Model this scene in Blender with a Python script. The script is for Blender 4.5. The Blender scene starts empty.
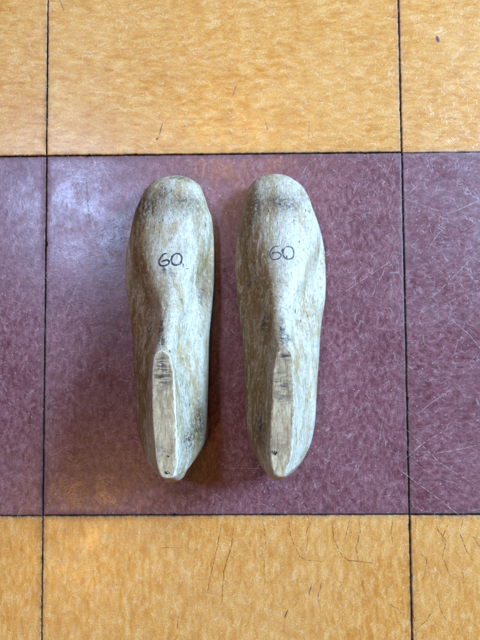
import bpy, bmesh, math, random
from mathutils import Vector, noise
from mathutils.bvhtree import BVHTree

scene = bpy.context.scene
COL = scene.collection
R_ = math.radians
random.seed(7)

# ------------------------------------------------------------------ helpers
def link(name, me, mats, parent=None):
    o = bpy.data.objects.new(name, me)
    COL.objects.link(o)
    for m in (mats if isinstance(mats, (list, tuple)) else [mats]):
        if m: me.materials.append(m)
    if parent: o.parent = parent
    return o

def interp(x, xs, ys):
    if (xs[0] < xs[-1]) is False:
        xs = xs[::-1]; ys = ys[::-1]
    if x <= xs[0]: return ys[0]
    if x >= xs[-1]: return ys[-1]
    for i in range(len(xs)-1):
        if xs[i] <= x <= xs[i+1]:
            t = (x-xs[i])/(xs[i+1]-xs[i])
            return ys[i]*(1-t)+ys[i+1]*t

def smooth_interp(x, xs, ys):
    """monotone-ish cubic (Catmull-Rom on non uniform knots)"""
    if xs[0] > xs[-1]: xs = xs[::-1]; ys = ys[::-1]
    if x <= xs[0]: return ys[0]
    if x >= xs[-1]: return ys[-1]
    n = len(xs)
    for i in range(n-1):
        if xs[i] <= x <= xs[i+1]:
            h = xs[i+1]-xs[i]; d = (ys[i+1]-ys[i])/h
            def tang(k):
                if k == 0: return (ys[1]-ys[0])/(xs[1]-xs[0])
                if k == n-1: return (ys[-1]-ys[-2])/(xs[-1]-xs[-2])
                a = (ys[k]-ys[k-1])/(xs[k]-xs[k-1]); b = (ys[k+1]-ys[k])/(xs[k+1]-xs[k])
                if a*b <= 0: return 0
                return 2*a*b/(a+b)
            m0 = tang(i); m1 = tang(i+1)
            t = (x-xs[i])/h
            return ((2*t**3-3*t*t+1)*ys[i]+(t**3-2*t*t+t)*h*m0 + (-2*t**3+3*t*t)*ys[i+1]+(t**3-t*t)*h*m1)

def bez(p0, p1, p2, p3, t):
    s = 1-t
    return tuple(s*s*s*a+3*s*s*t*b+3*s*t*t*c+t*t*t*d for a, b, c, d in zip(p0, p1, p2, p3))

class NT:
    """tiny node-tree builder"""
    def __init__(self, name):
        self.m = bpy.data.materials.new(name); self.m.use_nodes = True
        self.t = self.m.node_tree; self.t.nodes.clear()
        self.out = self.t.nodes.new('ShaderNodeOutputMaterial')
        self.b = self.t.nodes.new('ShaderNodeBsdfPrincipled')
        self.t.links.new(self.b.outputs[0], self.out.inputs[0])
    def n(self, typ, **kw):
        nd = self.t.nodes.new(typ)
        for k, v in kw.items(): setattr(nd, k, v)
        return nd
    def put(self, sock, v):
        if isinstance(v, bpy.types.NodeSocket): self.t.links.new(v, sock)
        elif isinstance(v, (tuple, list)):
            sock.default_value = (*v, 1) if len(v) == 3 and sock.type == 'RGBA' else v
        else: sock.default_value = v
    def coord(self, kind='Object'): return self.n('ShaderNodeTexCoord').outputs[kind]
    def mapping(self, v, loc=(0,0,0), rot=(0,0,0), sc=(1,1,1)):
        m = self.n('ShaderNodeMapping'); self.put(m.inputs[0], v)
        m.inputs[1].default_value = loc; m.inputs[2].default_value = rot; m.inputs[3].default_value = sc
        return m.outputs[0]
    def noise(self, v, scale, detail=3, rough=.5, dist=0, color=False):
        m = self.n('ShaderNodeTexNoise'); self.put(m.inputs['Vector'], v)
        m.inputs['Scale'].default_value = scale; m.inputs['Detail'].default_value = detail
        m.inputs['Roughness'].default_value = rough; m.inputs['Distortion'].default_value = dist
        return m.outputs['Color' if color else 'Fac']
    def voro(self, v, scale, feature='F1', out='Distance', rnd=1):
        m = self.n('ShaderNodeTexVoronoi', feature=feature); self.put(m.inputs['Vector'], v)
        m.inputs['Scale'].default_value = scale; m.inputs['Randomness'].default_value = rnd
        return m.outputs[out]
    def rng(self, v, a, b, c=0, d=1, smooth=True):
        m = self.n('ShaderNodeMapRange'); m.interpolation_type = 'SMOOTHSTEP' if smooth else 'LINEAR'
        self.put(m.inputs[0], v)
        for i, q in enumerate((a, b, c, d)): m.inputs[i+1].default_value = q
        return m.outputs[0]
    def math(self, op, a, b=0, c=None, clamp=False):
        m = self.n('ShaderNodeMath', operation=op, use_clamp=clamp); self.put(m.inputs[0], a); self.put(m.inputs[1], b)
        if c is not None: self.put(m.inputs[2], c)
        return m.outputs[0]
    def vmath(self, op, a, b):
        m = self.n('ShaderNodeVectorMath', operation=op); self.put(m.inputs[0], a); self.put(m.inputs[1], b)
        return m.outputs[0]
    def mix(self, f, a, b, mode='MIX'):
        m = self.n('ShaderNodeMix', data_type='RGBA', blend_type=mode)
        self.put(m.inputs[0], f); self.put(m.inputs[6], a); self.put(m.inputs[7], b)
        return m.outputs[2]
    def ramp(self, v, stops):
        m = self.n('ShaderNodeValToRGB'); self.put(m.inputs[0], v)
        e = m.color_ramp.elements
        while len(e) > 1: e.remove(e[-1])
        e[0].position = stops[0][0]; e[0].color = (*stops[0][1], 1)
        for p, c in stops[1:]:
            x = e.new(p); x.color = (*c, 1)
        return m.outputs[0]
    def attr(self, name):
        m = self.n('ShaderNodeAttribute'); m.attribute_name = name; return m.outputs['Fac']
    def bump(self, h, strength, dist, normal=None):
        m = self.n('ShaderNodeBump'); self.put(m.inputs['Height'], h)
        m.inputs['Strength'].default_value = strength; m.inputs['Distance'].default_value = dist
        if normal: self.put(m.inputs['Normal'], normal)
        return m.outputs[0]
    def fin(self, color, rough=.5, normal=None, spec=.5, alpha=None):
        self.put(self.b.inputs['Base Color'], color); self.put(self.b.inputs['Roughness'], rough)
        self.put(self.b.inputs['Specular IOR Level'], spec)
        if normal: self.put(self.b.inputs['Normal'], normal)
        if alpha is not None: self.put(self.b.inputs['Alpha'], alpha)
        return self.m

# ------------------------------------------------------------------ materials
def tile_material(name, tones, light_fleck, dark_fleck, scuff, fleck_amt, freq, stretch):
    q = NT(name)
    uv = q.coord('UV')
    st = q.mapping(uv, sc=(1, stretch, 1))
    st2 = q.mapping(uv, loc=(3.1, 1.7, 0), sc=(1, .45, 1))
    wob = q.noise(uv, 60, 2, color=True)
    stw = q.vmath('ADD', st, q.vmath('MULTIPLY', wob, (.006, .006, 0)))
    big = q.noise(stw, freq, 7, .72, .15)
    col = q.ramp(big, [(.36, tones[0]), (.45, tones[1]), (.54, tones[2]), (.66, tones[3])])
    # broad tonal drift over the tile
    drift = q.noise(uv, 9, 3, .6)
    col = q.mix(q.rng(drift, .35, .7, 0, .30), col, tones[3])
    drift2 = q.noise(q.mapping(uv, loc=(7, 3, 0)), 24, 4, .65)
    col = q.mix(q.rng(drift2, .46, .68, 0, .35), col, tones[0])
    # chips of pigment
    chip = q.noise(st2, 330, 3, .6, 1.2)
    col = q.mix(q.rng(chip, .60, .70, 0, fleck_amt), col, light_fleck)
    chip2 = q.noise(q.mapping(uv, loc=(9, 4, 0), sc=(1, .3, 1)), 240, 3, .65, 1.0)
    col = q.mix(q.rng(chip2, .61, .72, 0, .6), col, dark_fleck)
    # fine grain
    fine = q.noise(uv, 1100, 3, .75)
    col = q.mix(q.rng(fine, .36, .64, 0, .55), col, (tones[0][0]*.7, tones[0][1]*.7, tones[0][2]*.7))
    # hair scratches: broken cell-edge networks on warped coordinates
    sc_h = None
    for i, (s, w, thr) in enumerate(((70, .016, .56), (130, .028, .52), (40, .009, .54), (240, .045, .52))):
        wv = q.noise(q.mapping(uv, loc=(i*5.3, i*2.1, 0)), 18+8*i, 2, .5, color=True)
        c2 = q.vmath('ADD', q.mapping(uv, loc=(i*1.7, i, 0), rot=(0, 0, i*.9), sc=(1, .45+.2*i, 1)), q.vmath('MULTIPLY', wv, (.018, .018, 0)))
        ed = q.voro(c2, s, 'DISTANCE_TO_EDGE')
        ln = q.rng(ed, 0, w, 1, 0)
        mk = q.rng(q.noise(q.mapping(uv, loc=(i*3.3, 8-i, 0)), 60+25*i, 3, .6), thr, thr+.1)
        f = q.math('MULTIPLY', ln, mk)
        sc_h = f if sc_h is None else q.math('MAXIMUM', sc_h, f)
    col = q.mix(q.math('MULTIPLY', sc_h, .22), col, scuff)
    # worn dots
    sp = q.voro(uv, 420, 'F1'); sr = q.voro(uv, 420, 'F1', 'Color')
    sel = q.n('ShaderNodeSeparateColor'); q.put(sel.inputs[0], sr)
    dots = q.math('MULTIPLY', q.rng(sp, .10, .22, 1, 0), q.rng(sel.outputs[0], .93, .94))
    col = q.mix(q.math('MULTIPLY', dots, .75), col, scuff)
    ddots = q.math('MULTIPLY', q.rng(sp, .08, .18, 1, 0), q.rng(sel.outputs[1], .975, .98))
    col = q.mix(ddots, col, (.03, .02, .02))
    # grime in the tile rim (wax build-up next to the joint)
    edge = q.attr('edge')
    gn = q.noise(uv, 160, 4, .7)
    col = q.mix(q.math('MULTIPLY', q.math('MULTIPLY', edge, q.rng(gn, .35, .65, .25, 1)), .8), col, (.05, .03, .025))
    pebble = q.noise(uv, 520, 4, .65)
    wav = q.noise(uv, 70, 3, .5)
    h = q.math('ADD', q.math('MULTIPLY', pebble, .5), q.math('MULTIPLY', wav, 1.2))
    h = q.math('SUBTRACT', h, q.math('MULTIPLY', sc_h, .25))
    nrm = q.bump(h, .45, .0003)
    rough = q.math('ADD', q.rng(q.noise(uv, 40, 4, .65), .3, .7, .23, .36), q.math('MULTIPLY', sc_h, .2))
    rough = q.math('ADD', rough, q.math('MULTIPLY', edge, .35))
    return q.fin(col, rough, nrm, .5)

M_purple = tile_material('purple_vinyl', [(.090,.023,.027), (.160,.052,.060), (.225,.088,.098), (.33,.17,.175)],
                         (.33,.17,.175), (.085,.020,.024), (.62,.48,.46), .6, 260, .6)
M_yellow = tile_material('ochre_vinyl', [(.50,.175,.026), (.60,.25,.045), (.68,.325,.080), (.78,.47,.18)],
                         (.74,.48,.23), (.38,.12,.02), (.82,.70,.50), .7, 215, .34)

def plain(name, c, r=.6, spec=.4, vary=.25, sc=300, bump=.3):
    q = NT(name); v = q.coord('Object')
    nn = q.noise(v, sc, 4, .6)
    col = q.mix(q.rng(nn, .3, .7), tuple(x*(1-vary) for x in c), tuple(min(1, x*(1+vary)) for x in c))
    return q.fin(col, r, q.bump(nn, bump, .0004), spec)
M_gap = plain('joint_dirt', (.010, .008, .007), .8, .2, .5, 600, .6)
def scratch_mat(name, c, a0, a1):
    q = NT(name); v = q.coord('Object')
    f = q.noise(v, 260, 3, .7)
    return q.fin(c, .5, None, .4, q.rng(f, .35, .62, a0, a1))
M_scr = scratch_mat('pale_scratch', (.60, .46, .38), .0, .42)
M_scr2 = scratch_mat('bright_scratch', (.80, .70, .60), .0, .7)
M_crack = scratch_mat('dark_crack', (.20, .065, .018), .0, .75)
M_faint = scratch_mat('faint_scuff', (.20, .14, .12), .0, .5)
M_smear = scratch_mat('dark_scuff', (.07, .05, .07), .25, .85)

def wood_material(name, seed, pale, mid, brown):
    q = NT(name); v = q.mapping(q.coord('Object'), loc=(seed, seed*.7, seed*1.3))
    gr = q.mapping(v, sc=(1, .09, 1)); gr2 = q.mapping(v, loc=(2, 1, 4), sc=(1, .22, 1))
    wv = q.noise(v, 30, 3, .6, color=True)
    gw = q.vmath('ADD', gr, q.vmath('MULTIPLY', wv, (.006, .0, .006)))
    grain = q.noise(gw, 520, 5, .7, .4)
    fibre = q.noise(gr, 1500, 3, .7)
    blot = q.noise(gr2, 75, 5, .68, .8)
    mott = q.noise(v, 420, 5, .72)
    col = q.ramp(q.math('ADD', q.math('MULTIPLY', blot, .6), q.math('MULTIPLY', grain, .4)),
                 [(.34, brown), (.45, mid), (.56, pale), (.75, tuple(min(1, x*1.12) for x in pale))])
    zone = q.rng(q.noise(q.mapping(v, loc=(5, 3, 8), sc=(1, .5, 1)), 34, 3, .55), .38, .62)
    col = q.mix(q.math('MULTIPLY', zone, .42), col, pale)
    rawness = q.math('SUBTRACT', 1.0, q.math('MULTIPLY', zone, .5))
    amber = q.rng(q.noise(q.mapping(v, loc=(15, 2, 1), sc=(1, .4, 1)), 55, 4, .6, .5), .50, .68)
    col = q.mix(q.math('MULTIPLY', amber, .7), col, (.36, .225, .070))
    # brown stains, with warm shade of the left flanks put into the colour
    st = q.attr('stain_shade'); stn = q.math('MULTIPLY', st, q.rng(q.noise(gr2, 210, 6, .75, .6), .36, .56, .35, 1))
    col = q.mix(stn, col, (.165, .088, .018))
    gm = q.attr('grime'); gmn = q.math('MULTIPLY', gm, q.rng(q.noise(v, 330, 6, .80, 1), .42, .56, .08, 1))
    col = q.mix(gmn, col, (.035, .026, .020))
    # fibre contrast and fine mottling
    fin_ = q.math('MULTIPLY', q.rng(fibre, .35, .60, .55, 0), rawness)
    col = q.mix(fin_, col, tuple(x*.45 for x in brown))
    col = q.mix(q.rng(mott, .30, .48, .55, 0), col, tuple(x*.5 for x in brown))
    col = q.mix(q.rng(mott, .55, .72, 0, .55), col, (.74, .69, .56))
    # dark nicks running with the grain
    nv = q.mapping(v, loc=(.3, .2, .1), sc=(1, .38, 1))
    nd = q.voro(nv, 300, 'F1'); ncol = q.voro(nv, 300, 'F1', 'Color')
    s = q.n('ShaderNodeSeparateColor'); q.put(s.inputs[0], ncol)
    nick = q.math('MULTIPLY', q.rng(nd, .13, .24, 1, 0), q.rng(s.outputs[0], .72, .76))
    clus = q.rng(q.noise(v, 60, 3), .46, .62)
    nick = q.math('MULTIPLY', nick, clus)
    col = q.mix(q.math('MULTIPLY', nick, .9), col, (.03, .022, .018))
    # thin scratches
    wv2 = q.noise(v, 60, 2, .5, color=True)
    sv = q.vmath('ADD', q.mapping(v, rot=(0, 0, .35), sc=(1, .3, 1)), q.vmath('MULTIPLY', wv2, (.006, .006, .006)))
    ed = q.rng(q.voro(sv, 160, 'DISTANCE_TO_EDGE'), 0, .035, 1, 0)
    scm = q.math('MULTIPLY', ed, q.rng(q.noise(v, 130, 3), .50, .60))
    col = q.mix(q.math('MULTIPLY', scm, .22), col, (.10, .075, .05))
    h = q.math('ADD', q.math('MULTIPLY', q.math('MULTIPLY', fibre, rawness), .6), q.math('MULTIPLY', grain, .8))
    h = q.math('ADD', h, q.math('MULTIPLY', mott, .45))
    h = q.math('SUBTRACT', h, q.math('MULTIPLY', nick, 1.2))
    h = q.math('SUBTRACT', h, q.math('MULTIPLY', scm, .5))
    return q.fin(col, q.rng(blot, .3, .7, .42, .6), q.bump(h, .85, .0006), .4)

M_woodL = wood_material('worn_maple', 1.3, (.52, .485, .395), (.37, .295, .165), (.19, .112, .032))
M_woodR = wood_material('worn_maple', 7.9, (.52, .485, .395), (.37, .295, .165), (.19, .112, .032))
M_rim = wood_material('rubbed_rim', 4.4, (.56, .51, .40), (.52, .45, .33), (.44, .35, .21))

def top_material(name, seed):
    q = NT(name); v = q.mapping(q.coord('Object'), loc=(seed, seed, seed))
    gr = q.mapping(v, sc=(1, .16, 1))
    g1 = q.noise(gr, 380, 5, .7, .5); g2 = q.noise(gr, 1300, 3, .7); m = q.noise(v, 300, 5, .7)
    col = q.ramp(g1, [(.32, (.20,.13,.065)), (.45, (.34,.245,.13)), (.56, (.46,.36,.21)), (.7, (.55,.46,.30))])
    col = q.mix(q.rng(g2, .35, .6, .4, 0), col, (.22,.15,.085))
    col = q.mix(q.rng(m, .33, .48, .6, 0), col, (.20,.135,.08))
    cross = q.noise(q.mapping(v, loc=(1,1,1), sc=(.22, 1, 1)), 420, 4, .7, .6)
    gm = q.attr('grime')
    col = q.mix(q.math('MULTIPLY', gm, q.rng(cross, .42, .56, .12, 1)), col, (.035,.026,.022))
    st = q.attr('stain_shade')
    col = q.mix(q.math('MULTIPLY', st, q.rng(m, .4, .6, .2, 1)), col, (.25,.12,.07))
    h = q.math('ADD', g1, q.math('MULTIPLY', cross, .5))
    return q.fin(col, .62, q.bump(h, .7, .0006), .3)
M_topL = top_material('end_worn_wood', 2.2)
M_topR = top_material('end_worn_wood', 5.7)

def ink_mat(name, c, a):
    q = NT(name); v = q.coord('Object')
    f = q.noise(v, 1100, 4, .8)
    return q.fin(c, .55, None, .25, q.rng(f, .38, .54, a*.3, a))
M_inkL = ink_mat('black_ink', (.012, .016, .032), .97)
M_inkR = ink_mat('faded_ink', (.030, .055, .095), .86)
M_hole = plain('dark_hole', (.012, .010, .008), .9, .1, .4)
M_nail = plain('old_iron', (.05, .045, .04), .5, .5, .4, 900)

# ------------------------------------------------------------------ floor
T = .3048; H = T/2
def build_floor():
    bm = bmesh.new(); uvl = bm.loops.layers.uv.new('UVMap')
    el = bm.verts.layers.float.new('edge')
    def tile(x0, x1, y0, y1, mat, vertical, seed):
        rnd = random.Random(seed)
        nx = 90
        ox, oy = rnd.uniform(0, 30), rnd.uniform(0, 30)
        cx, cy = (x0+x1)/2, (y0+y1)/2
        def wob(s, k):   # irregular, slightly chipped tile edge
            a = noise.noise(Vector((s*60, k*7.1+seed, 0)))*.00030 + noise.noise(Vector((s*400, k*3.3+seed, 5)))*.00026
            c = noise.noise(Vector((s*150, k*9.9+seed, 9)))
            return a - max(0, c-.40)*.0032
        def ring(inset, z, amt):
            pts = []
            n = 150
            for k, (ax, ay, bx, by) in enumerate(((x0,y0,x1,y0), (x1,y0,x1,y1), (x1,y1,x0,y1), (x0,y1,x0,y0))):
                inx, iny = ((0,1), (-1,0), (0,-1), (1,0))[k]
                for i in range(n):
                    t = i/n
                    px = ax+(bx-ax)*t; py = ay+(by-ay)*t
                    w = wob(t*T, k)*amt
                    # inset and corner fix
                    px = min(max(px, x0+inset), x1-inset); py = min(max(py, y0+inset), y1-inset)
                    px -= inx*w; py -= iny*w
                    pts.append((px, py, z))
            return pts
        rings = [ring(0, -.0030, 1), ring(0, -.00045, 1), ring(.0004, -.00008, .9), ring(.0012, 0, .5), ring(.005, 0, 0)]
        ev = [1, 1, 1, .35, 0]
        vs = []
        for r, e in zip(rings, ev):
            row = []
            for p in r:
                v = bm.verts.new(p); v[el] = e; row.append(v)
            vs.append(row)
        N = len(vs[0]); fs = []
        for a, b in zip(vs, vs[1:]):
            for i in range(N):
                fs.append(bm.faces.new((a[i], a[(i+1) % N], b[(i+1) % N], b[i])))
        fs.append(bm.faces.new(vs[-1]))
        for f in fs:
            f.material_index = mat; f.smooth = False
            for l in f.loops:
                u, w = l.vert.co.x-cx, l.vert.co.y-cy
                if not vertical: u, w = w, -u
                l[uvl].uv = (u+ox, w+oy)
    g = .0006
    ys = {0: (-H, H), 1: (H, H+T), -1: (-H-T, -H), 2: (H+T, H+2*T), -2: (-H-2*T, -H-T)}
    shift = {(0, 1): (-.0002, 0), (0, -1): (.0003, -.0001), (1, 1): (-.0004, -.0009), (-1, 0): (0, .0002)}
    seed = 11
    for r in range(-2, 3):
        for c in range(-3, 4):
            seed += 1
            dx, dy = 0, 0
            if r == 1: dx = -.0003
            if c == 1 and r == 1: dy = -.0008
            if c == 1 and r == -1: dx = .0004; dy = -.0004
            if c == -1 and r == 0: dy = -.0003
            purple = (r == 0)
            vert = {1: False, 0: True, -1: True}.get(r, bool(c % 2))
            if purple and c == 1: vert = False
            gg = g if r >= 0 else g*.8
            tile(c*T-H+gg+dx, c*T+H-gg+dx, ys[r][0]+g+dy, ys[r][1]-g+dy, 0 if purple else 1, vert, seed)
    # adhesive bed under the joints
    S = 1.08
    vs = [bm.verts.new(p) for p in ((-S, -.78, -.0021), (S, -.78, -.0021), (S, .78, -.0021), (-S, .78, -.0021))]
    f = bm.faces.new(vs); f.material_index = 2

    # scratches, cracks and scuffs: thin ribbons a twentieth of a millimetre above the tile
    def ribbon(pts, w, mat, z=.00006, taper=True):
        P = [Vector((x, y, 0)) for x, y in pts]
        L = []; R = []
        n = len(P)
        for i, p in enumerate(P):
            d = (P[min(i+1, n-1)]-P[max(i-1, 0)]).normalized()
            nn = Vector((-d.y, d.x, 0))
            t = i/(n-1)
            ww = w*(min(1, 4*t+.15, 4*(1-t)+.15) if taper else 1)*.5
            zz = Vector((0, 0, z))
            L.append(bm.verts.new(p+nn*ww+zz)); R.append(bm.verts.new(p-nn*ww+zz))
        for i in range(n-1):
            f = bm.faces.new((R[i], R[i+1], L[i+1], L[i])); f.material_index = mat
            for l in f.loops: l[uvl].uv = (l.vert.co.x, l.vert.co.y)
    rnd = random.Random(5)
    def arc(cx, cy, ln, ang, curv, w, mat, z):
        n = 9; pts = []; a = ang; x, y = cx, cy
        for i in range(n):
            pts.append((x, y)); x += math.cos(a)*ln/n; y += math.sin(a)*ln/n
            a += curv/n + rnd.gauss(0, .03)
        ribbon(pts, w, mat, z)
    for i in range(8500):
        x = rnd.uniform(-.25, .27); y = rnd.uniform(-.29, .33)
        pur = abs(y) < H
        if not pur and rnd.random() < .45: continue
        if rnd.random() < .3: continue
        if noise.noise(Vector((x*14, y*14, 2.2)))+.35*noise.noise(Vector((x*45, y*45, 4.2))) < rnd.uniform(-.45, .35): continue
        ln = min(.05, rnd.expovariate(1/.008)+.002)
        arc(x, y, ln, rnd.uniform(0, 6.28), rnd.gauss(0, .7), rnd.uniform(.00008, .00019), 3, .00004+rnd.random()*.00003)
    for i in range(70):
        arc(rnd.uniform(-.22, .24), rnd.uniform(-.27, .31), rnd.uniform(.012, .06), rnd.uniform(0, 6.28), rnd.gauss(0, .5),
            rnd.uniform(.00012, .00024), 4, .00008)
    def wig(pts, w, mat, z=.0001, jit=.0006, step=.0012):
        out = []
        for (ax, ay), (bx, by) in zip(pts, pts[1:]):
            d = math.hypot(bx-ax, by-ay); n = max(2, int(d/step))
            for i in range(n):
                t = i/n; x = ax+(bx-ax)*t; y = ay+(by-ay)*t
                out.append((x+noise.noise(Vector((x*300, y*300, 1)))*jit, y+noise.noise(Vector((x*300, y*300, 7)))*jit))
        out.append(pts[-1]); ribbon(out, w, mat, z)
    cracks = [[(.052,-.1535),(.0551,-.1727),(.0616,-.1857),(.0657,-.189),(.0764,-.1898),(.0846,-.1907)],
              [(.088,-.1535),(.0895,-.172),(.0965,-.186),(.102,-.1895),(.1145,-.1905),(.121,-.1915),(.1245,-.198)],
              [(.158,-.1537),(.1575,-.163),(.1545,-.170)],
              [(.1745,-.154),(.175,-.164),(.1825,-.174),(.179,-.186),(.1835,-.200),(.188,-.204)],
              [(.145,-.181),(.150,-.186),(.153,-.197),(.152,-.21),(.1545,-.235),(.156,-.253)],
              [(.133,-.224),(.141,-.228),(.147,-.236)], [(.174,-.214),(.176,-.228),(.181,-.238)],
              [(-.0028,-.154),(-.0062,-.1767),(-.0113,-.197),(-.0163,-.2212)],
              [(.0072,-.156),(.0054,-.1767),(-.0013,-.197),(-.0031,-.2212),(-.0065,-.2333)],
              [(-.055,-.179),(-.045,-.1785),(-.0394,-.179),(-.0336,-.1774),(-.0328,-.1823)],
              [(-.0386,-.2293),(-.0403,-.2453)], [(.0305,-.154),(.0336,-.1727),(.0317,-.2011)],
              [(.072,-.154),(.068,-.165),(.066,-.171)], [(.1034,-.1545),(.0989,-.1728)],
              [(.171,-.095),(.172,-.104),(.179,-.116)], [(.182,-.135),(.186,-.142),(.189,-.151)],
              [(.122,-.122),(.125,-.138),(.1255,-.1505)], [(.093,-.122),(.0925,-.14),(.090,-.150)]]
    for i, c in enumerate(cracks):
        wig(c, .0007 if i in (1, 3, 7, 8) else .0005, 5)
    for c in ([(.184,-.16),(.179,-.172),(.182,-.178)], [(.160,-.181),(.166,-.19),(.163,-.205)], [(.156,-.245),(.165,-.238),(.17,-.229)],
              [(.11,-.1535),(.112,-.165),(.108,-.18),(.110,-.19)], [(.197,-.155),(.194,-.168),(.199,-.182),(.204,-.19)], [(.2,-.168),(.206,-.172),(.211,-.181)],
              [(.139,-.155),(.137,-.168),(.1385,-.176)], [(.08,-.205),(.076,-.218),(.078,-.229)]):
        wig(c, .0006, 5)
    for a, b in (((.0512,-.2293),(.0479,-.2366)), ((.0712,-.2076),(.0686,-.2173))):
        wig([a, b], .0009, 6, .00012, .0002)
    wig([(-.1185,.139),(-.1165,.112),(-.1135,.083)], .0012, 7, .00012, .0003)     # black scuff, upper left purple tile
    wig([(-.056,.1665),(-.052,.181)], .0006, 6, .00012, .0003); wig([(-.0583,.1655),(-.056,.167)], .0022, 6, .00012, .0002)
    wig([(.184,.254),(.186,.248)], .0028, 6, .00012, .0003); wig([(.0385,.171),(.036,.182)], .001, 7, .00012, .0003)
    wig([(-.1435,.293),(-.137,.278)], .0012, 7, .00012, .0004)
    wig([(.008,.203),(.012,.214)], .0011, 7, .00012, .0004); wig([(.073,.165),(.0735,.18)], .0009, 7, .00012, .0004)
    # named long scratches
    for s in ([(.140,-.102),(.1454,-.1158),(.178,-.1405),(.208,-.1645)], [(.1478,-.0787),(.1787,-.1102),(.2112,-.1308)],
              [(.1449,.0701),(.123,.0261)], [(.0978,.0305),(.149,.0641)], [(.2166,.0678),(.1735,.0257)],
              [(.148,-.108),(.165,-.094),(.19,-.079)], [(.166,-.104),(.20,-.098),(.216,-.094)], [(.19,.01),(.206,-.004),(.218,-.02)]):
        wig(s, .00026, 4, .0001, .0003, .004)
    me = bpy.data.meshes.new('floor'); bm.to_mesh(me); bm.free()
    o = link('floor', me, [M_purple, M_yellow, M_gap, M_scr, M_scr2, M_crack, M_smear, M_faint])
    o['kind'] = 'structure'
    return o
build_floor()

# ------------------------------------------------------------------ shoe lasts
OUT = {'L': [(0.1301,-0.0394,-0.0394),(0.1267,-0.0535,-0.026),(0.1224,-0.0609,-0.0201),(0.118,-0.0649,-0.0175),(0.1093,-0.0692,-0.0142),(0.101,-0.0729,-0.0117),(0.0926,-0.0749,-0.0092),(0.0759,-0.0781,-0.0079),(0.0593,-0.0801,-0.0077),(0.0427,-0.0802,-0.0079),(0.0262,-0.0783,-0.0089),(0.0098,-0.0759,-0.0105),(-0.0064,-0.0731,-0.0117),(-0.0225,-0.0724,-0.0122),(-0.0384,-0.0716,-0.0126),(-0.0542,-0.0705,-0.0128),(-0.0699,-0.0691,-0.0132),(-0.0856,-0.0656,-0.0144),(-0.0974,-0.0608,-0.0207),(-0.1052,-0.0569,-0.0274),(-0.1107,-0.0534,-0.0318),(-0.1140,-0.0478,-0.0379),(-0.1152,-0.0426,-0.0418)],
       'R': [(0.1307,0.0432,0.0432),(0.126,0.0265,0.0577),(0.1216,0.0231,0.0638),(0.1172,0.0206,0.0674),(0.1085,0.0172,0.0721),(0.1002,0.0151,0.0746),(0.0918,0.013,0.0776),(0.0752,0.0109,0.0819),(0.0586,0.0095,0.0838),(0.042,0.0099,0.0837),(0.0255,0.0118,0.0825),(0.0092,0.0134,0.0796),(-0.007,0.0153,0.0775),(-0.023,0.0152,0.0765),(-0.0389,0.016,0.075),(-0.0547,0.0163,0.0739),(-0.0703,0.0171,0.0727),(-0.086,0.0203,0.0692),(-0.0977,0.0258,0.0635),(-0.1056,0.0313,0.0586),(-0.111,0.0357,0.055),(-0.1142,0.041,0.0467),(-0.1152,0.0441,0.0441)]}
TOP = {'L': [(-0.013,-0.0414,-0.0414),(-0.0208,-0.0479,-0.0359),(-0.0278,-0.0489,-0.0332),(-0.0486,-0.0483,-0.0318),(-0.0623,-0.0474,-0.0309),(-0.0757,-0.0459,-0.0302),(-0.0856,-0.0446,-0.0297),(-0.0922,-0.0436,-0.0296),(-0.0968,-0.0418,-0.0308),(-0.1007,-0.039,-0.0325)],
       'R': [(-0.0118,0.0475,0.0475),(-0.0178,0.0404,0.051),(-0.0283,0.0372,0.0519),(-0.049,0.0357,0.0518),(-0.0626,0.0347,0.0515),(-0.076,0.0339,0.0504),(-0.0859,0.0337,0.049),(-0.0925,0.0342,0.0472),(-0.097,0.036,0.0456),(-0.1003,0.0388,0.0427)]}
ZTOP0, ZTOP1 = .062, .074

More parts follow.
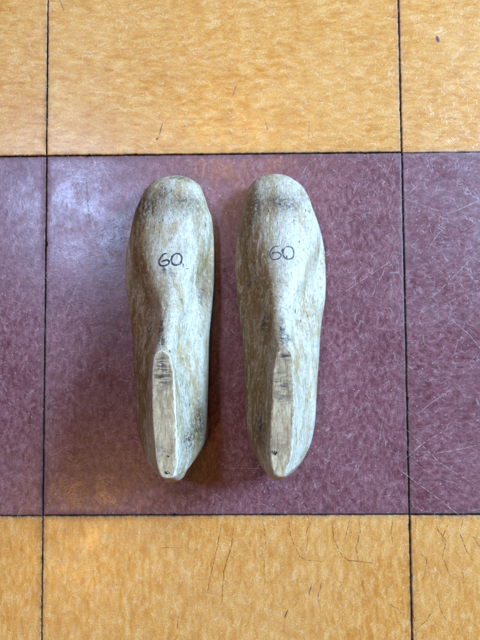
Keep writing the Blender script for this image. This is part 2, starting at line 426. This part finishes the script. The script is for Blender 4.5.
def make_last(side, label, woodm, topm, inkm):
    out, top = OUT[side], TOP[side]
    ys = [q[0] for q in out]
    yf, yr = top[0][0], top[-1][0]
    def plane_z(y): return ZTOP0+(ZTOP1-ZTOP0)*(yf-y)/(yf-yr)
    y_toe, y_heel = ys[0], ys[-1]
    # stations, dense at both ends
    N = 150
    st = []
    for i in range(N+1):
        t = (1-math.cos(math.pi*i/N))/2
        t = .55*t+.45*i/N if 0 < i < N else t
        st.append(y_toe+(y_heel-y_toe)*t)
    # dense extra stations round the back of the cone
    st += [yr+.004-.0008*k for k in range(26)]
    st = sorted(set(round(s, 6) for s in st if y_heel <= s <= y_toe), reverse=True)
    def half_outline(y):
        # near the tips follow a square-root closure
        for (ya, la, ra), (yb, lb, rb) in zip(out, out[1:]):
            pass
        first = out[1]; last = out[-2]
        if y > first[0]:
            t = max(0, (y_toe-y)/(y_toe-first[0])); s = math.sqrt(t)
            c = out[0][1]
            return c+(first[1]-c)*s, c+(first[2]-c)*s
        if y < last[0]:
            t = max(0, (y-y_heel)/(last[0]-y_heel)); s = math.sqrt(t)
            c = (out[-1][1]+out[-1][2])/2
            return c+(last[1]-c)*s, c+(last[2]-c)*s
        Y = [q[0] for q in out[1:-1]]
        return smooth_interp(y, Y, [q[1] for q in out[1:-1]]), smooth_interp(y, Y, [q[2] for q in out[1:-1]])
    # height profile of the ridge (before the flat cone top is cut)
    zk = [(y_toe, .0105), (y_toe-.0015, .0155), (y_toe-.004, .0195), (y_toe-.009, .0238), (y_toe-.017, .0272), (y_toe-.030, .0300), (.080, .0335), (.055, .0392),
          (.030, .0468), (.010, .0545), (yf, .0620), (yf-.006, .0665), (yf-.015, .0715), (-.05, .0785), (yr+.012, .0825),
          (yr+.004, .081), (yr, plane_z(yr)), (yr-.004, .064), (yr-.009, .050), (yr-.0125, .039), (y_heel+.0015, .030), (y_heel, .022)]
    zk = sorted(zk)
    def ztop(y): return smooth_interp(y, [k[0] for k in zk], [k[1] for k in zk])
    def zwide(y): return smooth_interp(y, [-.12, -.09, -.03, .04, .10, .126, .131], [.022, .021, .018, .0145, .0125, .0105, .0095])
    ty = [q[0] for q in top]
    sections = []
    for y in st:
        xl, xr = half_outline(y); zw = zwide(y); zt = max(ztop(y), zw+.0004)
        hw = max((xr-xl)/2, 1e-4); cx = (xl+xr)/2
        # rear-ness: 0 forefoot dome, 1 cone
        k = min(1, max(0, (.088-y)/(.088-(yf-.012)))); k = .35*k*k*(3-2*k)+.65*k**1.35
        yc = min(max(y, yr+.0035), yf-.010)
        tl = smooth_interp(yc, ty, [q[1] for q in top]); tr = smooth_interp(yc, ty, [q[2] for q in top])
        tcx = (tl+tr)/2; thw = (tr-tl)/2
        sgn = 1 if side == 'L' else -1
        # ridge centre: drifts to the inner side in the forefoot
        rc = cx*(1-k)+tcx*k
        if y > yf:
            f = min(1, (y-yf)/.05); rc += sgn*.003*math.sin(f*math.pi)
        sw = hw*.98*(1-k)+thw*1.03*k
        sw = min(sw, hw*.98)
        zs = zw*(1-k)+(min(plane_z(y), zt-.004)-.0005)*k
        zs = min(max(zs, zw), max(zt-.0006, zw))
        al = R_(16)*k
        secpts = []
        # bottom centre -> right
        zb = max(0, .0045*((y-.075)/.056)**2 if y > .075 else 0)
        if -.075 < y < .03: zb = .0022*math.sin((y+.075)/.105*math.pi)
        if y < -.1: zb = .0
        zb = min(zb, zw-.001)
        tipf = min(1, hw/.02)
        for s in (1, -1):
            P = []
            wx = xr if s > 0 else xl
            hw_s = abs(wx-cx)
            ins = min(.0045, hw_s*.35)
            bx = wx-s*ins
            nb = 7
            for i in range(nb): P.append((cx+(bx-cx)*i/nb, zb))
            # edge of sole up to widest
            for i in range(7):
                t = i/7; P.append(bez((bx, zb), (bx+s*ins*.75, zb+.0004), (wx, zw-(zw-zb)*.55), (wx, zw), t))
            sx = rc+s*sw
            if s > 0: sx = min(sx, wx-s*hw_s*.01)
            else: sx = max(sx, wx-s*hw_s*.01)
            hh = zs-zw
            cha = math.atan2(abs(wx-sx), max(hh, 1e-5))
            kk = min(1, k*1.5); kk = kk*kk*(3-2*kk)
            al = min(cha*.98, R_(62))*kk*(1-k**3)+R_(19)*k**3
            al = min(al+.32*4*k*(1-k), R_(78))
            d = (-s*math.sin(al), math.cos(al))
            ns = 16
            for i in range(ns):
                t = i/ns
                P.append(bez((wx, zw), (wx+s*.0002*k, zw+hh*(.32+.28*4*k*(1-k))), (sx-d[0]*hh*.42, zs-d[1]*hh*.42), (sx, zs), t))
            nc = 14
            ch = zt-zs; ww = abs(sx-rc)
            for i in range(nc):
                t = i/nc
                P.append(bez((sx, zs), (sx+d[0]*ch*.55, zs+d[1]*ch*.58), (rc+s*ww*(.56+.06*k), zt), (rc, zt), t))
            P.append((rc, zt))
            secpts.append(P)
        ring = secpts[0][:-1]+secpts[1][::-1][:-1]
        sections.append([(p[0], y, p[1]) for p in ring])
    bm = bmesh.new()
    rows = [[bm.verts.new(p) for p in s] for s in sections]
    M = len(rows[0])
    for a, b in zip(rows, rows[1:]):
        for i in range(M):
            bm.faces.new((a[i], a[(i+1) % M], b[(i+1) % M], b[i]))
    bm.faces.new(rows[0][::-1]); bm.faces.new(rows[-1])
    bmesh.ops.recalc_face_normals(bm, faces=bm.faces)
    me = bpy.data.meshes.new('tmp'); bm.to_mesh(me); bm.free()
    tmp = bpy.data.objects.new('tmp', me); COL.objects.link(tmp)
    rm = tmp.modifiers.new('r', 'REMESH'); rm.mode = 'VOXEL'; rm.voxel_size = .0008
    sm = tmp.modifiers.new('s', 'SMOOTH'); sm.factor = .5; sm.iterations = 6
    dg = bpy.context.evaluated_depsgraph_get(); dg.update()
    me2 = bpy.data.meshes.new_from_object(tmp.evaluated_get(dg))
    bpy.data.objects.remove(tmp)
    bm = bmesh.new(); bm.from_mesh(me2)
    # hand-carved irregularity: soft facets, rasp marks and dents
    so = 3.0 if side == 'L' else 11.0
    bm.normal_update()
    for v in bm.verts:
        p = v.co
        n1 = noise.noise(Vector((p.x*28+so, p.y*18, p.z*28)))*.00055
        n2 = noise.noise(Vector((p.x*95, p.y*45+so, p.z*95)))*.00022
        n3 = noise.noise(Vector((p.x*420, p.y*120, p.z*420+so)))*.00009
        dn = noise.noise(Vector((p.x*230+so, p.y*110, p.z*230)))
        n4 = -max(0, dn-.42)*.0016
        f = 1 if p.z > .004 else .15
        v.co = p+v.normal*(n1+n2+n3+n4)*f
        if v.co.z < .0001: v.co.z = .0001
    # cut the flat cone top
    slope = (ZTOP1-ZTOP0)/(yf-yr)
    pn = Vector((0, slope, 1)).normalized(); pc = Vector((0, yf, ZTOP0))
    res = bmesh.ops.bisect_plane(bm, geom=bm.verts[:]+bm.edges[:]+bm.faces[:], dist=1e-6, plane_co=pc, plane_no=pn, clear_outer=True)
    ce = [e for e in res['geom_cut'] if isinstance(e, bmesh.types.BMEdge)]
    # order the loop
    adj = {}
    for e in ce:
        a, b = e.verts; adj.setdefault(a, []).append(b); adj.setdefault(b, []).append(a)
    s0 = next(iter(adj)); loop = [s0]; prev = None; cur = s0
    while True:
        nx = [w for w in adj[cur] if w is not prev]
        if not nx or nx[0] is s0: break
        prev, cur = cur, nx[0]; loop.append(cur)
        if len(loop) > 5000: break
    # resample as smooth rim
    pts = [v.co.copy() for v in loop]
    n = len(pts)
    area = sum(pts[i].x*pts[(i+1) % n].y-pts[(i+1) % n].x*pts[i].y for i in range(n))
    if area < 0: loop.reverse(); pts.reverse()
    for _ in range(10):
        pts = [(pts[i-1]+pts[i]*2+pts[(i+1) % n])/4 for i in range(n)]
    for v, p in zip(loop, pts): v.co = p
    def inset(P, d, up):
        o = []
        for i in range(n):
            t = (P[(i+5) % n]-P[i-5]); t.z = 0; t.normalize()
            w = 1+.7*noise.noise(P[i]*240)
            o.append(P[i]+Vector((-t.y, t.x, 0))*d*w+Vector((0, 0, up)))
        return o
    r1 = inset(pts, .0006, .00042); r2 = inset(pts, .0014, .00055)
    ra = [bm.verts.new(p) for p in r1]; rb = [bm.verts.new(p) for p in r2]
    for a, b in ((loop, ra), (ra, rb)):
        for i in range(n):
            try:
                f = bm.faces.new((a[i], a[(i+1) % n], b[(i+1) % n], b[i])); f.material_index = 1
            except ValueError: pass
    for f in bm.faces: f.smooth = True
    # stain and grime maps; broad left-flank spots also paint in shade
    ls = bm.verts.layers.float.new('stain_shade'); lg = bm.verts.layers.float.new('grime')
    def g(p, cx, cy, rx, ry): return math.exp(-((p.x-cx)/rx)**2-((p.y-cy)/ry)**2)
    if side == 'L':
        stain_shade_spots = [(-.066,-.03,.016,.07,.8), (-.062,.09,.010,.03,.5), (-.066,.035,.012,.045,.8), (-.07,.09,.008,.03,.5), (-.013,.040,.006,.022,1.3), (-.060,-.02,.012,.05,.45), (-.055,.105,.014,.014,.6), (-.034,.10,.016,.010,.45),
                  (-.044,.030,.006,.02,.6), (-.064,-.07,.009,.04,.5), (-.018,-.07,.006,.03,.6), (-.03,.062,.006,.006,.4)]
        grimes = [(-.047,.1115,.0035,.005,1), (-.031,.104,.012,.008,.5), (-.060,.101,.009,.009,.6), (-.066,.096,.006,.012,.5), (-.0435,.0005,.0018,.007,1.2), (-.0425,-.008,.002,.003,1),
                  (-.044,.046,.0025,.003,.9), (-.0375,.043,.002,.002,.7), (-.056,.003,.002,.005,.9), (-.018,.028,.002,.006,.8), (-.024,-.079,.003,.01,.7), (-.018,-.07,.003,.014,.8), (-.036,.125,.010,.003,.5)]
    else:
        stain_shade_spots = [(.020,-.03,.018,.07,.9), (.018,.06,.013,.05,.9), (.030,.02,.010,.03,.6), (.024,.035,.008,.035,.75), (.034,.015,.006,.02,.7), (.024,-.05,.009,.06,.75), (.024,.095,.009,.02,.55), (.044,.10,.012,.010,.6), (.072,.04,.006,.03,.2),
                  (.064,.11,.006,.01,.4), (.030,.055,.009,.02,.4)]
        grimes = [(.043,.102,.010,.008,.55), (.026,.1,.004,.012,.7), (.056,.100,.008,.006,.4), (.0445,.0005,.002,.008,1.2), (.046,-.006,.004,.003,1), (.021,.038,.002,.003,.8),
                  (.028,-.07,.003,.012,.6), (.032,.006,.003,.01,.6), (.022,.085,.003,.01,.5)]
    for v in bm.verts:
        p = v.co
        v[ls] = min(1, sum(a*g(p, cx, cy, rx, ry) for cx, cy, rx, ry, a in stain_shade_spots))
        gr = sum(a*g(p, cx, cy, rx, ry) for cx, cy, rx, ry, a in grimes)
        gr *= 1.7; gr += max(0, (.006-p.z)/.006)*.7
        v[lg] = min(1, gr)
    bm.normal_update()
    bvh = BVHTree.FromBMesh(bm)
    me = bpy.data.meshes.new('body'); bm.to_mesh(me); bm.free()

    root = bpy.data.objects.new('shoe_last', None); COL.objects.link(root)
    base = Vector(((out[10][1]+out[10][2])/2, .006, 0))
    root.location = base; root.empty_display_size = .03
    root['label'] = label; root['category'] = 'shoe last'; root['group'] = 'wooden shoe lasts side by side on the floor tile'
    def child(name, me, mats, par=None):
        o = link(name, me, mats, par or root)
        if par is None: o.location = -base
        return o
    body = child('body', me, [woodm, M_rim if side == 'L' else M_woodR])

    # flat cone top: its own mesh, filled grid with slight unevenness
    bm = bmesh.new()
    P = [p+Vector((0, 0, .00001)) for p in inset(pts, .00135, .00056)]
    cv = [bm.verts.new(p) for p in P]
    for i in range(n): bm.edges.new((cv[i], cv[(i+1) % n]))
    bmesh.ops.triangle_fill(bm, edges=bm.edges[:], use_beauty=True, normal=pn)
    for _ in range(4):
        longe = [e for e in bm.edges if e.calc_length() > .0022]
        if not longe: break
        bmesh.ops.subdivide_edges(bm, edges=longe, cuts=1)
        bmesh.ops.triangulate(bm, faces=[f for f in bm.faces if len(f.verts) > 3])
    ls = bm.verts.layers.float.new('stain_shade'); lg = bm.verts.layers.float.new('grime')
    for v in bm.verts:
        p = v.co
        inb = not v.is_boundary
        if inb: v.co.z += noise.noise(Vector((p.x*120, p.y*60, so)))*.00018
        if side == 'L':
            v[lg] = min(1, 1.0*g(p, -.041, -.033, .008, .008)+.9*g(p, -.042, -.022, .004, .006)+.5*g(p, -.038, -.082, .01, .004))
            v[ls] = min(1, .5*g(p, -.037, -.060, .008, .004)+.45*g(p, -.038, -.080, .01, .004))
        else:
            v[lg] = min(1, 1.3*g(p, .0465, -.0185, .005, .004)+1.0*g(p, .043, -.037, .006, .008)+.45*g(p, .044, -.048, .008, .005)+.45*g(p, .043, -.078, .01, .006))
            v[ls] = min(1, .4*g(p, .044, -.07, .01, .008))
    bmesh.ops.recalc_face_normals(bm, faces=bm.faces)
    if sum(f.normal.z for f in bm.faces) < 0: bmesh.ops.reverse_faces(bm, faces=bm.faces)
    for f in bm.faces: f.smooth = True
    me = bpy.data.meshes.new('cone_top'); bm.to_mesh(me); bm.free()
    ctop = child('cone_top', me, topm)

    # hole in the cone top with a raised splintered edge
    def hole(x, y, r, seed, elong):
        bm = bmesh.new()
        z = plane_z(y)+.0009
        K = 18; rnd = random.Random(seed); rs = [1+rnd.uniform(-.28, .28) for _ in range(K)]
        o1 = []; o2 = []; o3 = []
        for i in range(K):
            a = i/K*2*math.pi
            dx, dy = math.cos(a)*r*rs[i]*elong, math.sin(a)*r*rs[i]
            zz = plane_z(y+dy)+.0009
            o1.append(bm.verts.new((x+dx*1.35, y+dy*1.35, zz-.0001))); o2.append(bm.verts.new((x+dx, y+dy, zz+.00012))); o3.append(bm.verts.new((x+dx*.7, y+dy*.7, zz-.0002)))
        c = bm.verts.new((x, y, z-.00025))
        for i in range(K):
            j = (i+1) % K
            bm.faces.new((o1[i], o1[j], o2[j], o2[i])).material_index = 0
            bm.faces.new((o2[i], o2[j], o3[j], o3[i])).material_index = 1
            bm.faces.new((o3[i], o3[j], c)).material_index = 1
        me = bpy.data.meshes.new('nail_hole'); bm.to_mesh(me); bm.free()
        h = link('nail_hole', me, [topm, M_hole], ctop)
        return h
    if side == 'L':
        hole(-.0362, -.0968, .0010, 3, 1.7); hole(-.0358, -.0862, .0006, 4, 1)
    else:
        hole(.0376, -.0842, .0014, 5, .9); hole(.0365, -.0835, .0009, 8, 1.6)

    # handwritten size number, laid on the surface of the wood
    def catmull(pts, m=10):
        o = []
        for i in range(len(pts)-1):
            p0 = Vector(pts[max(i-1, 0)]); p1 = Vector(pts[i]); p2 = Vector(pts[i+1]); p3 = Vector(pts[min(i+2, len(pts)-1)])
            for j in range(m):
                t = j/m
                o.append(.5*((2*p1)+(-p0+p2)*t+(2*p0-5*p1+4*p2-p3)*t*t+(-p0+3*p1-3*p2+p3)*t**3))
        o.append(Vector(pts[-1])); return o
    def on(x, y, lift):
        hit = bvh.ray_cast(Vector((x, y, .2)), Vector((0, 0, -1)))
        return hit[0]+hit[1]*lift
    def strokes(name, polys, w, lift=.00012):
        bm = bmesh.new()
        for pi, poly in enumerate(polys):
            C_ = catmull(poly); m = len(C_); rowsv = []
            for i, c in enumerate(C_):
                d = (C_[min(i+1, m-1)]-C_[max(i-1, 0)]).normalized(); nn = Vector((-d.y, d.x))
                t = i/(m-1); ww = w*(.85+.3*noise.noise(Vector((c.x*400, c.y*400, pi))))*min(1, .6+6*t, .6+6*(1-t))*.5
                rowsv.append([bm.verts.new(on(c.x+nn.x*ww*s, c.y+nn.y*ww*s, lift+.00002*pi)) for s in (1, 0, -1)])
            for a, b in zip(rowsv, rowsv[1:]):
                for i in range(2): bm.faces.new((a[i], b[i], b[i+1], a[i+1]))
        bmesh.ops.recalc_face_normals(bm, faces=bm.faces)
        me = bpy.data.meshes.new(name); bm.to_mesh(me); bm.free()
        return child(name, me, inkm)
    if side == 'L':
        six = [(-.0425,.06),(-.0447,.0596),(-.0467,.0572),(-.048,.0544),(-.0479,.0516),(-.0463,.0502),(-.0435,.0503),(-.0411,.0515),(-.0405,.0535),(-.0419,.0547),(-.0443,.0543),(-.0465,.0532)]
        zero = [(-.0358,.0599),(-.0382,.0579),(-.0388,.0547),(-.0378,.0517),(-.0354,.0508),(-.0326,.0518),(-.0312,.0546),(-.0314,.0579),(-.0334,.0599),(-.0358,.0601)]
        o = strokes('size_number', [six, zero], .00155); o['label'] = 'black handwritten number 60'
        strokes('ink_dash', [[(-.0284,.0483),(-.0272,.0485),(-.0261,.0489)]], .0009)
    else:
        six = [(.0436,.0652),(.0409,.065),(.0383,.0628),(.037,.0592),(.0376,.056),(.0404,.0545),(.0436,.0553),(.0455,.0575),(.0445,.0595),(.0421,.0604),(.0393,.0598),(.0385,.0588)]
        zero = [(.0489,.0643),(.0473,.0619),(.047,.0583),(.0485,.0555),(.0516,.0546),(.0545,.0562),(.0553,.0599),(.0545,.0635),(.0522,.0649),(.0493,.0647)]
        o = strokes('size_number', [six, zero], .0012); o['label'] = 'faded blue-black handwritten number 60'

    # thin heel piece under the seat, its edge just proud of the wood
    bm = bmesh.new()
    lo = []; K = 46
    ystart = -.070
    for i in range(K+1):
        y = ystart+(y_heel-ystart)*math.sin(i/K*math.pi/2)
        lo.append((half_outline(y)[1], y))
    ringp = lo+[(half_outline(y)[0], y) for _, y in reversed(lo[:-1])]
    off = .0007
    cxm = sum(p[0] for p in ringp)/len(ringp); cym = -.085
    def lvl(d, z):
        o = []
        for x, y in ringp:
            v = Vector((x-cxm, y-cym)); v.normalize(); dd = d*min(1, max(-.6, (-.078-y)/.012)) if d > 0 else d; o.append(bm.verts.new((x+v.x*dd, y+v.y*dd, z)))
        return o
    L0, L1, L2, L3 = lvl(-.0006, .0002), lvl(off, .0006), lvl(off, .0030), lvl(-.0008, .0034)
    for a, b in ((L0, L1), (L1, L2), (L2, L3)):
        for i in range(len(a)): bm.faces.new((a[i], a[(i+1) % len(a)], b[(i+1) % len(a)], b[i]))
    bm.faces.new(L3); bm.faces.new(L0[::-1])
    bmesh.ops.recalc_face_normals(bm, faces=bm.faces)
    me = bpy.data.meshes.new('heel_plate'); bm.to_mesh(me); bm.free()
    child('heel_plate', me, M_nail if False else woodm)
    return root

make_last('L', 'worn wooden shoe last on the left, with bold black 60 and brown patch beside it', M_woodL, M_topL, M_inkL)
make_last('R', 'worn wooden shoe last on the right, with fainter blue-black 60 and black notch', M_woodR, M_topR, M_inkR)

# ------------------------------------------------------------------ light
w = bpy.data.worlds.new('World'); scene.world = w; w.use_nodes = True
bg = w.node_tree.nodes['Background']; bg.inputs[0].default_value = (1.0, .58, .30, 1); bg.inputs[1].default_value = .06
def area(name, loc, tgt, size, energy, color, sizey=None):
    l = bpy.data.lights.new(name, 'AREA'); l.energy = energy; l.color = color
    l.shape = 'RECTANGLE'; l.size = size; l.size_y = sizey or size
    o = bpy.data.objects.new(name, l); COL.objects.link(o); o.location = loc
    o.rotation_euler = (Vector(tgt)-Vector(loc)).to_track_quat('-Z', 'Y').to_euler()
    return o
d = Vector((1.5, .70, .96)).normalized()*2.6
area('window_light', d, (0, 0, 0), .9, 265, (.385, .64, 1.0), .8)
area('skylight', (-1.0, .80, 2.5), (0, 0, 0), .30, 36, (.42, .60, 1.0), .36)
area('ceiling_lamp', (-.91, -1.16, 2.5), (0, 0, 0), .22, 12, (1.0, .54, .17), .26)
area('ceiling_lamp', (-.02, 1.25, 2.6), (0, 0, 0), .5, 11, (1.0, .60, .25), .4)

# ------------------------------------------------------------------ camera
cam = bpy.data.cameras.new('camera'); co = bpy.data.objects.new('camera', cam); COL.objects.link(co)
cam.sensor_fit = 'VERTICAL'; cam.sensor_height = 32; cam.lens = 32*480/640
co.location = (.01698, -.00682, .40509); co.rotation_euler = (.04119, .00957, -.00626)
cam.clip_start = .01; cam.clip_end = 20
scene.camera = co
scene.view_settings.view_transform = 'Standard'; scene.view_settings.look = 'None'
scene.view_settings.exposure = 0.0; scene.view_settings.gamma = 1
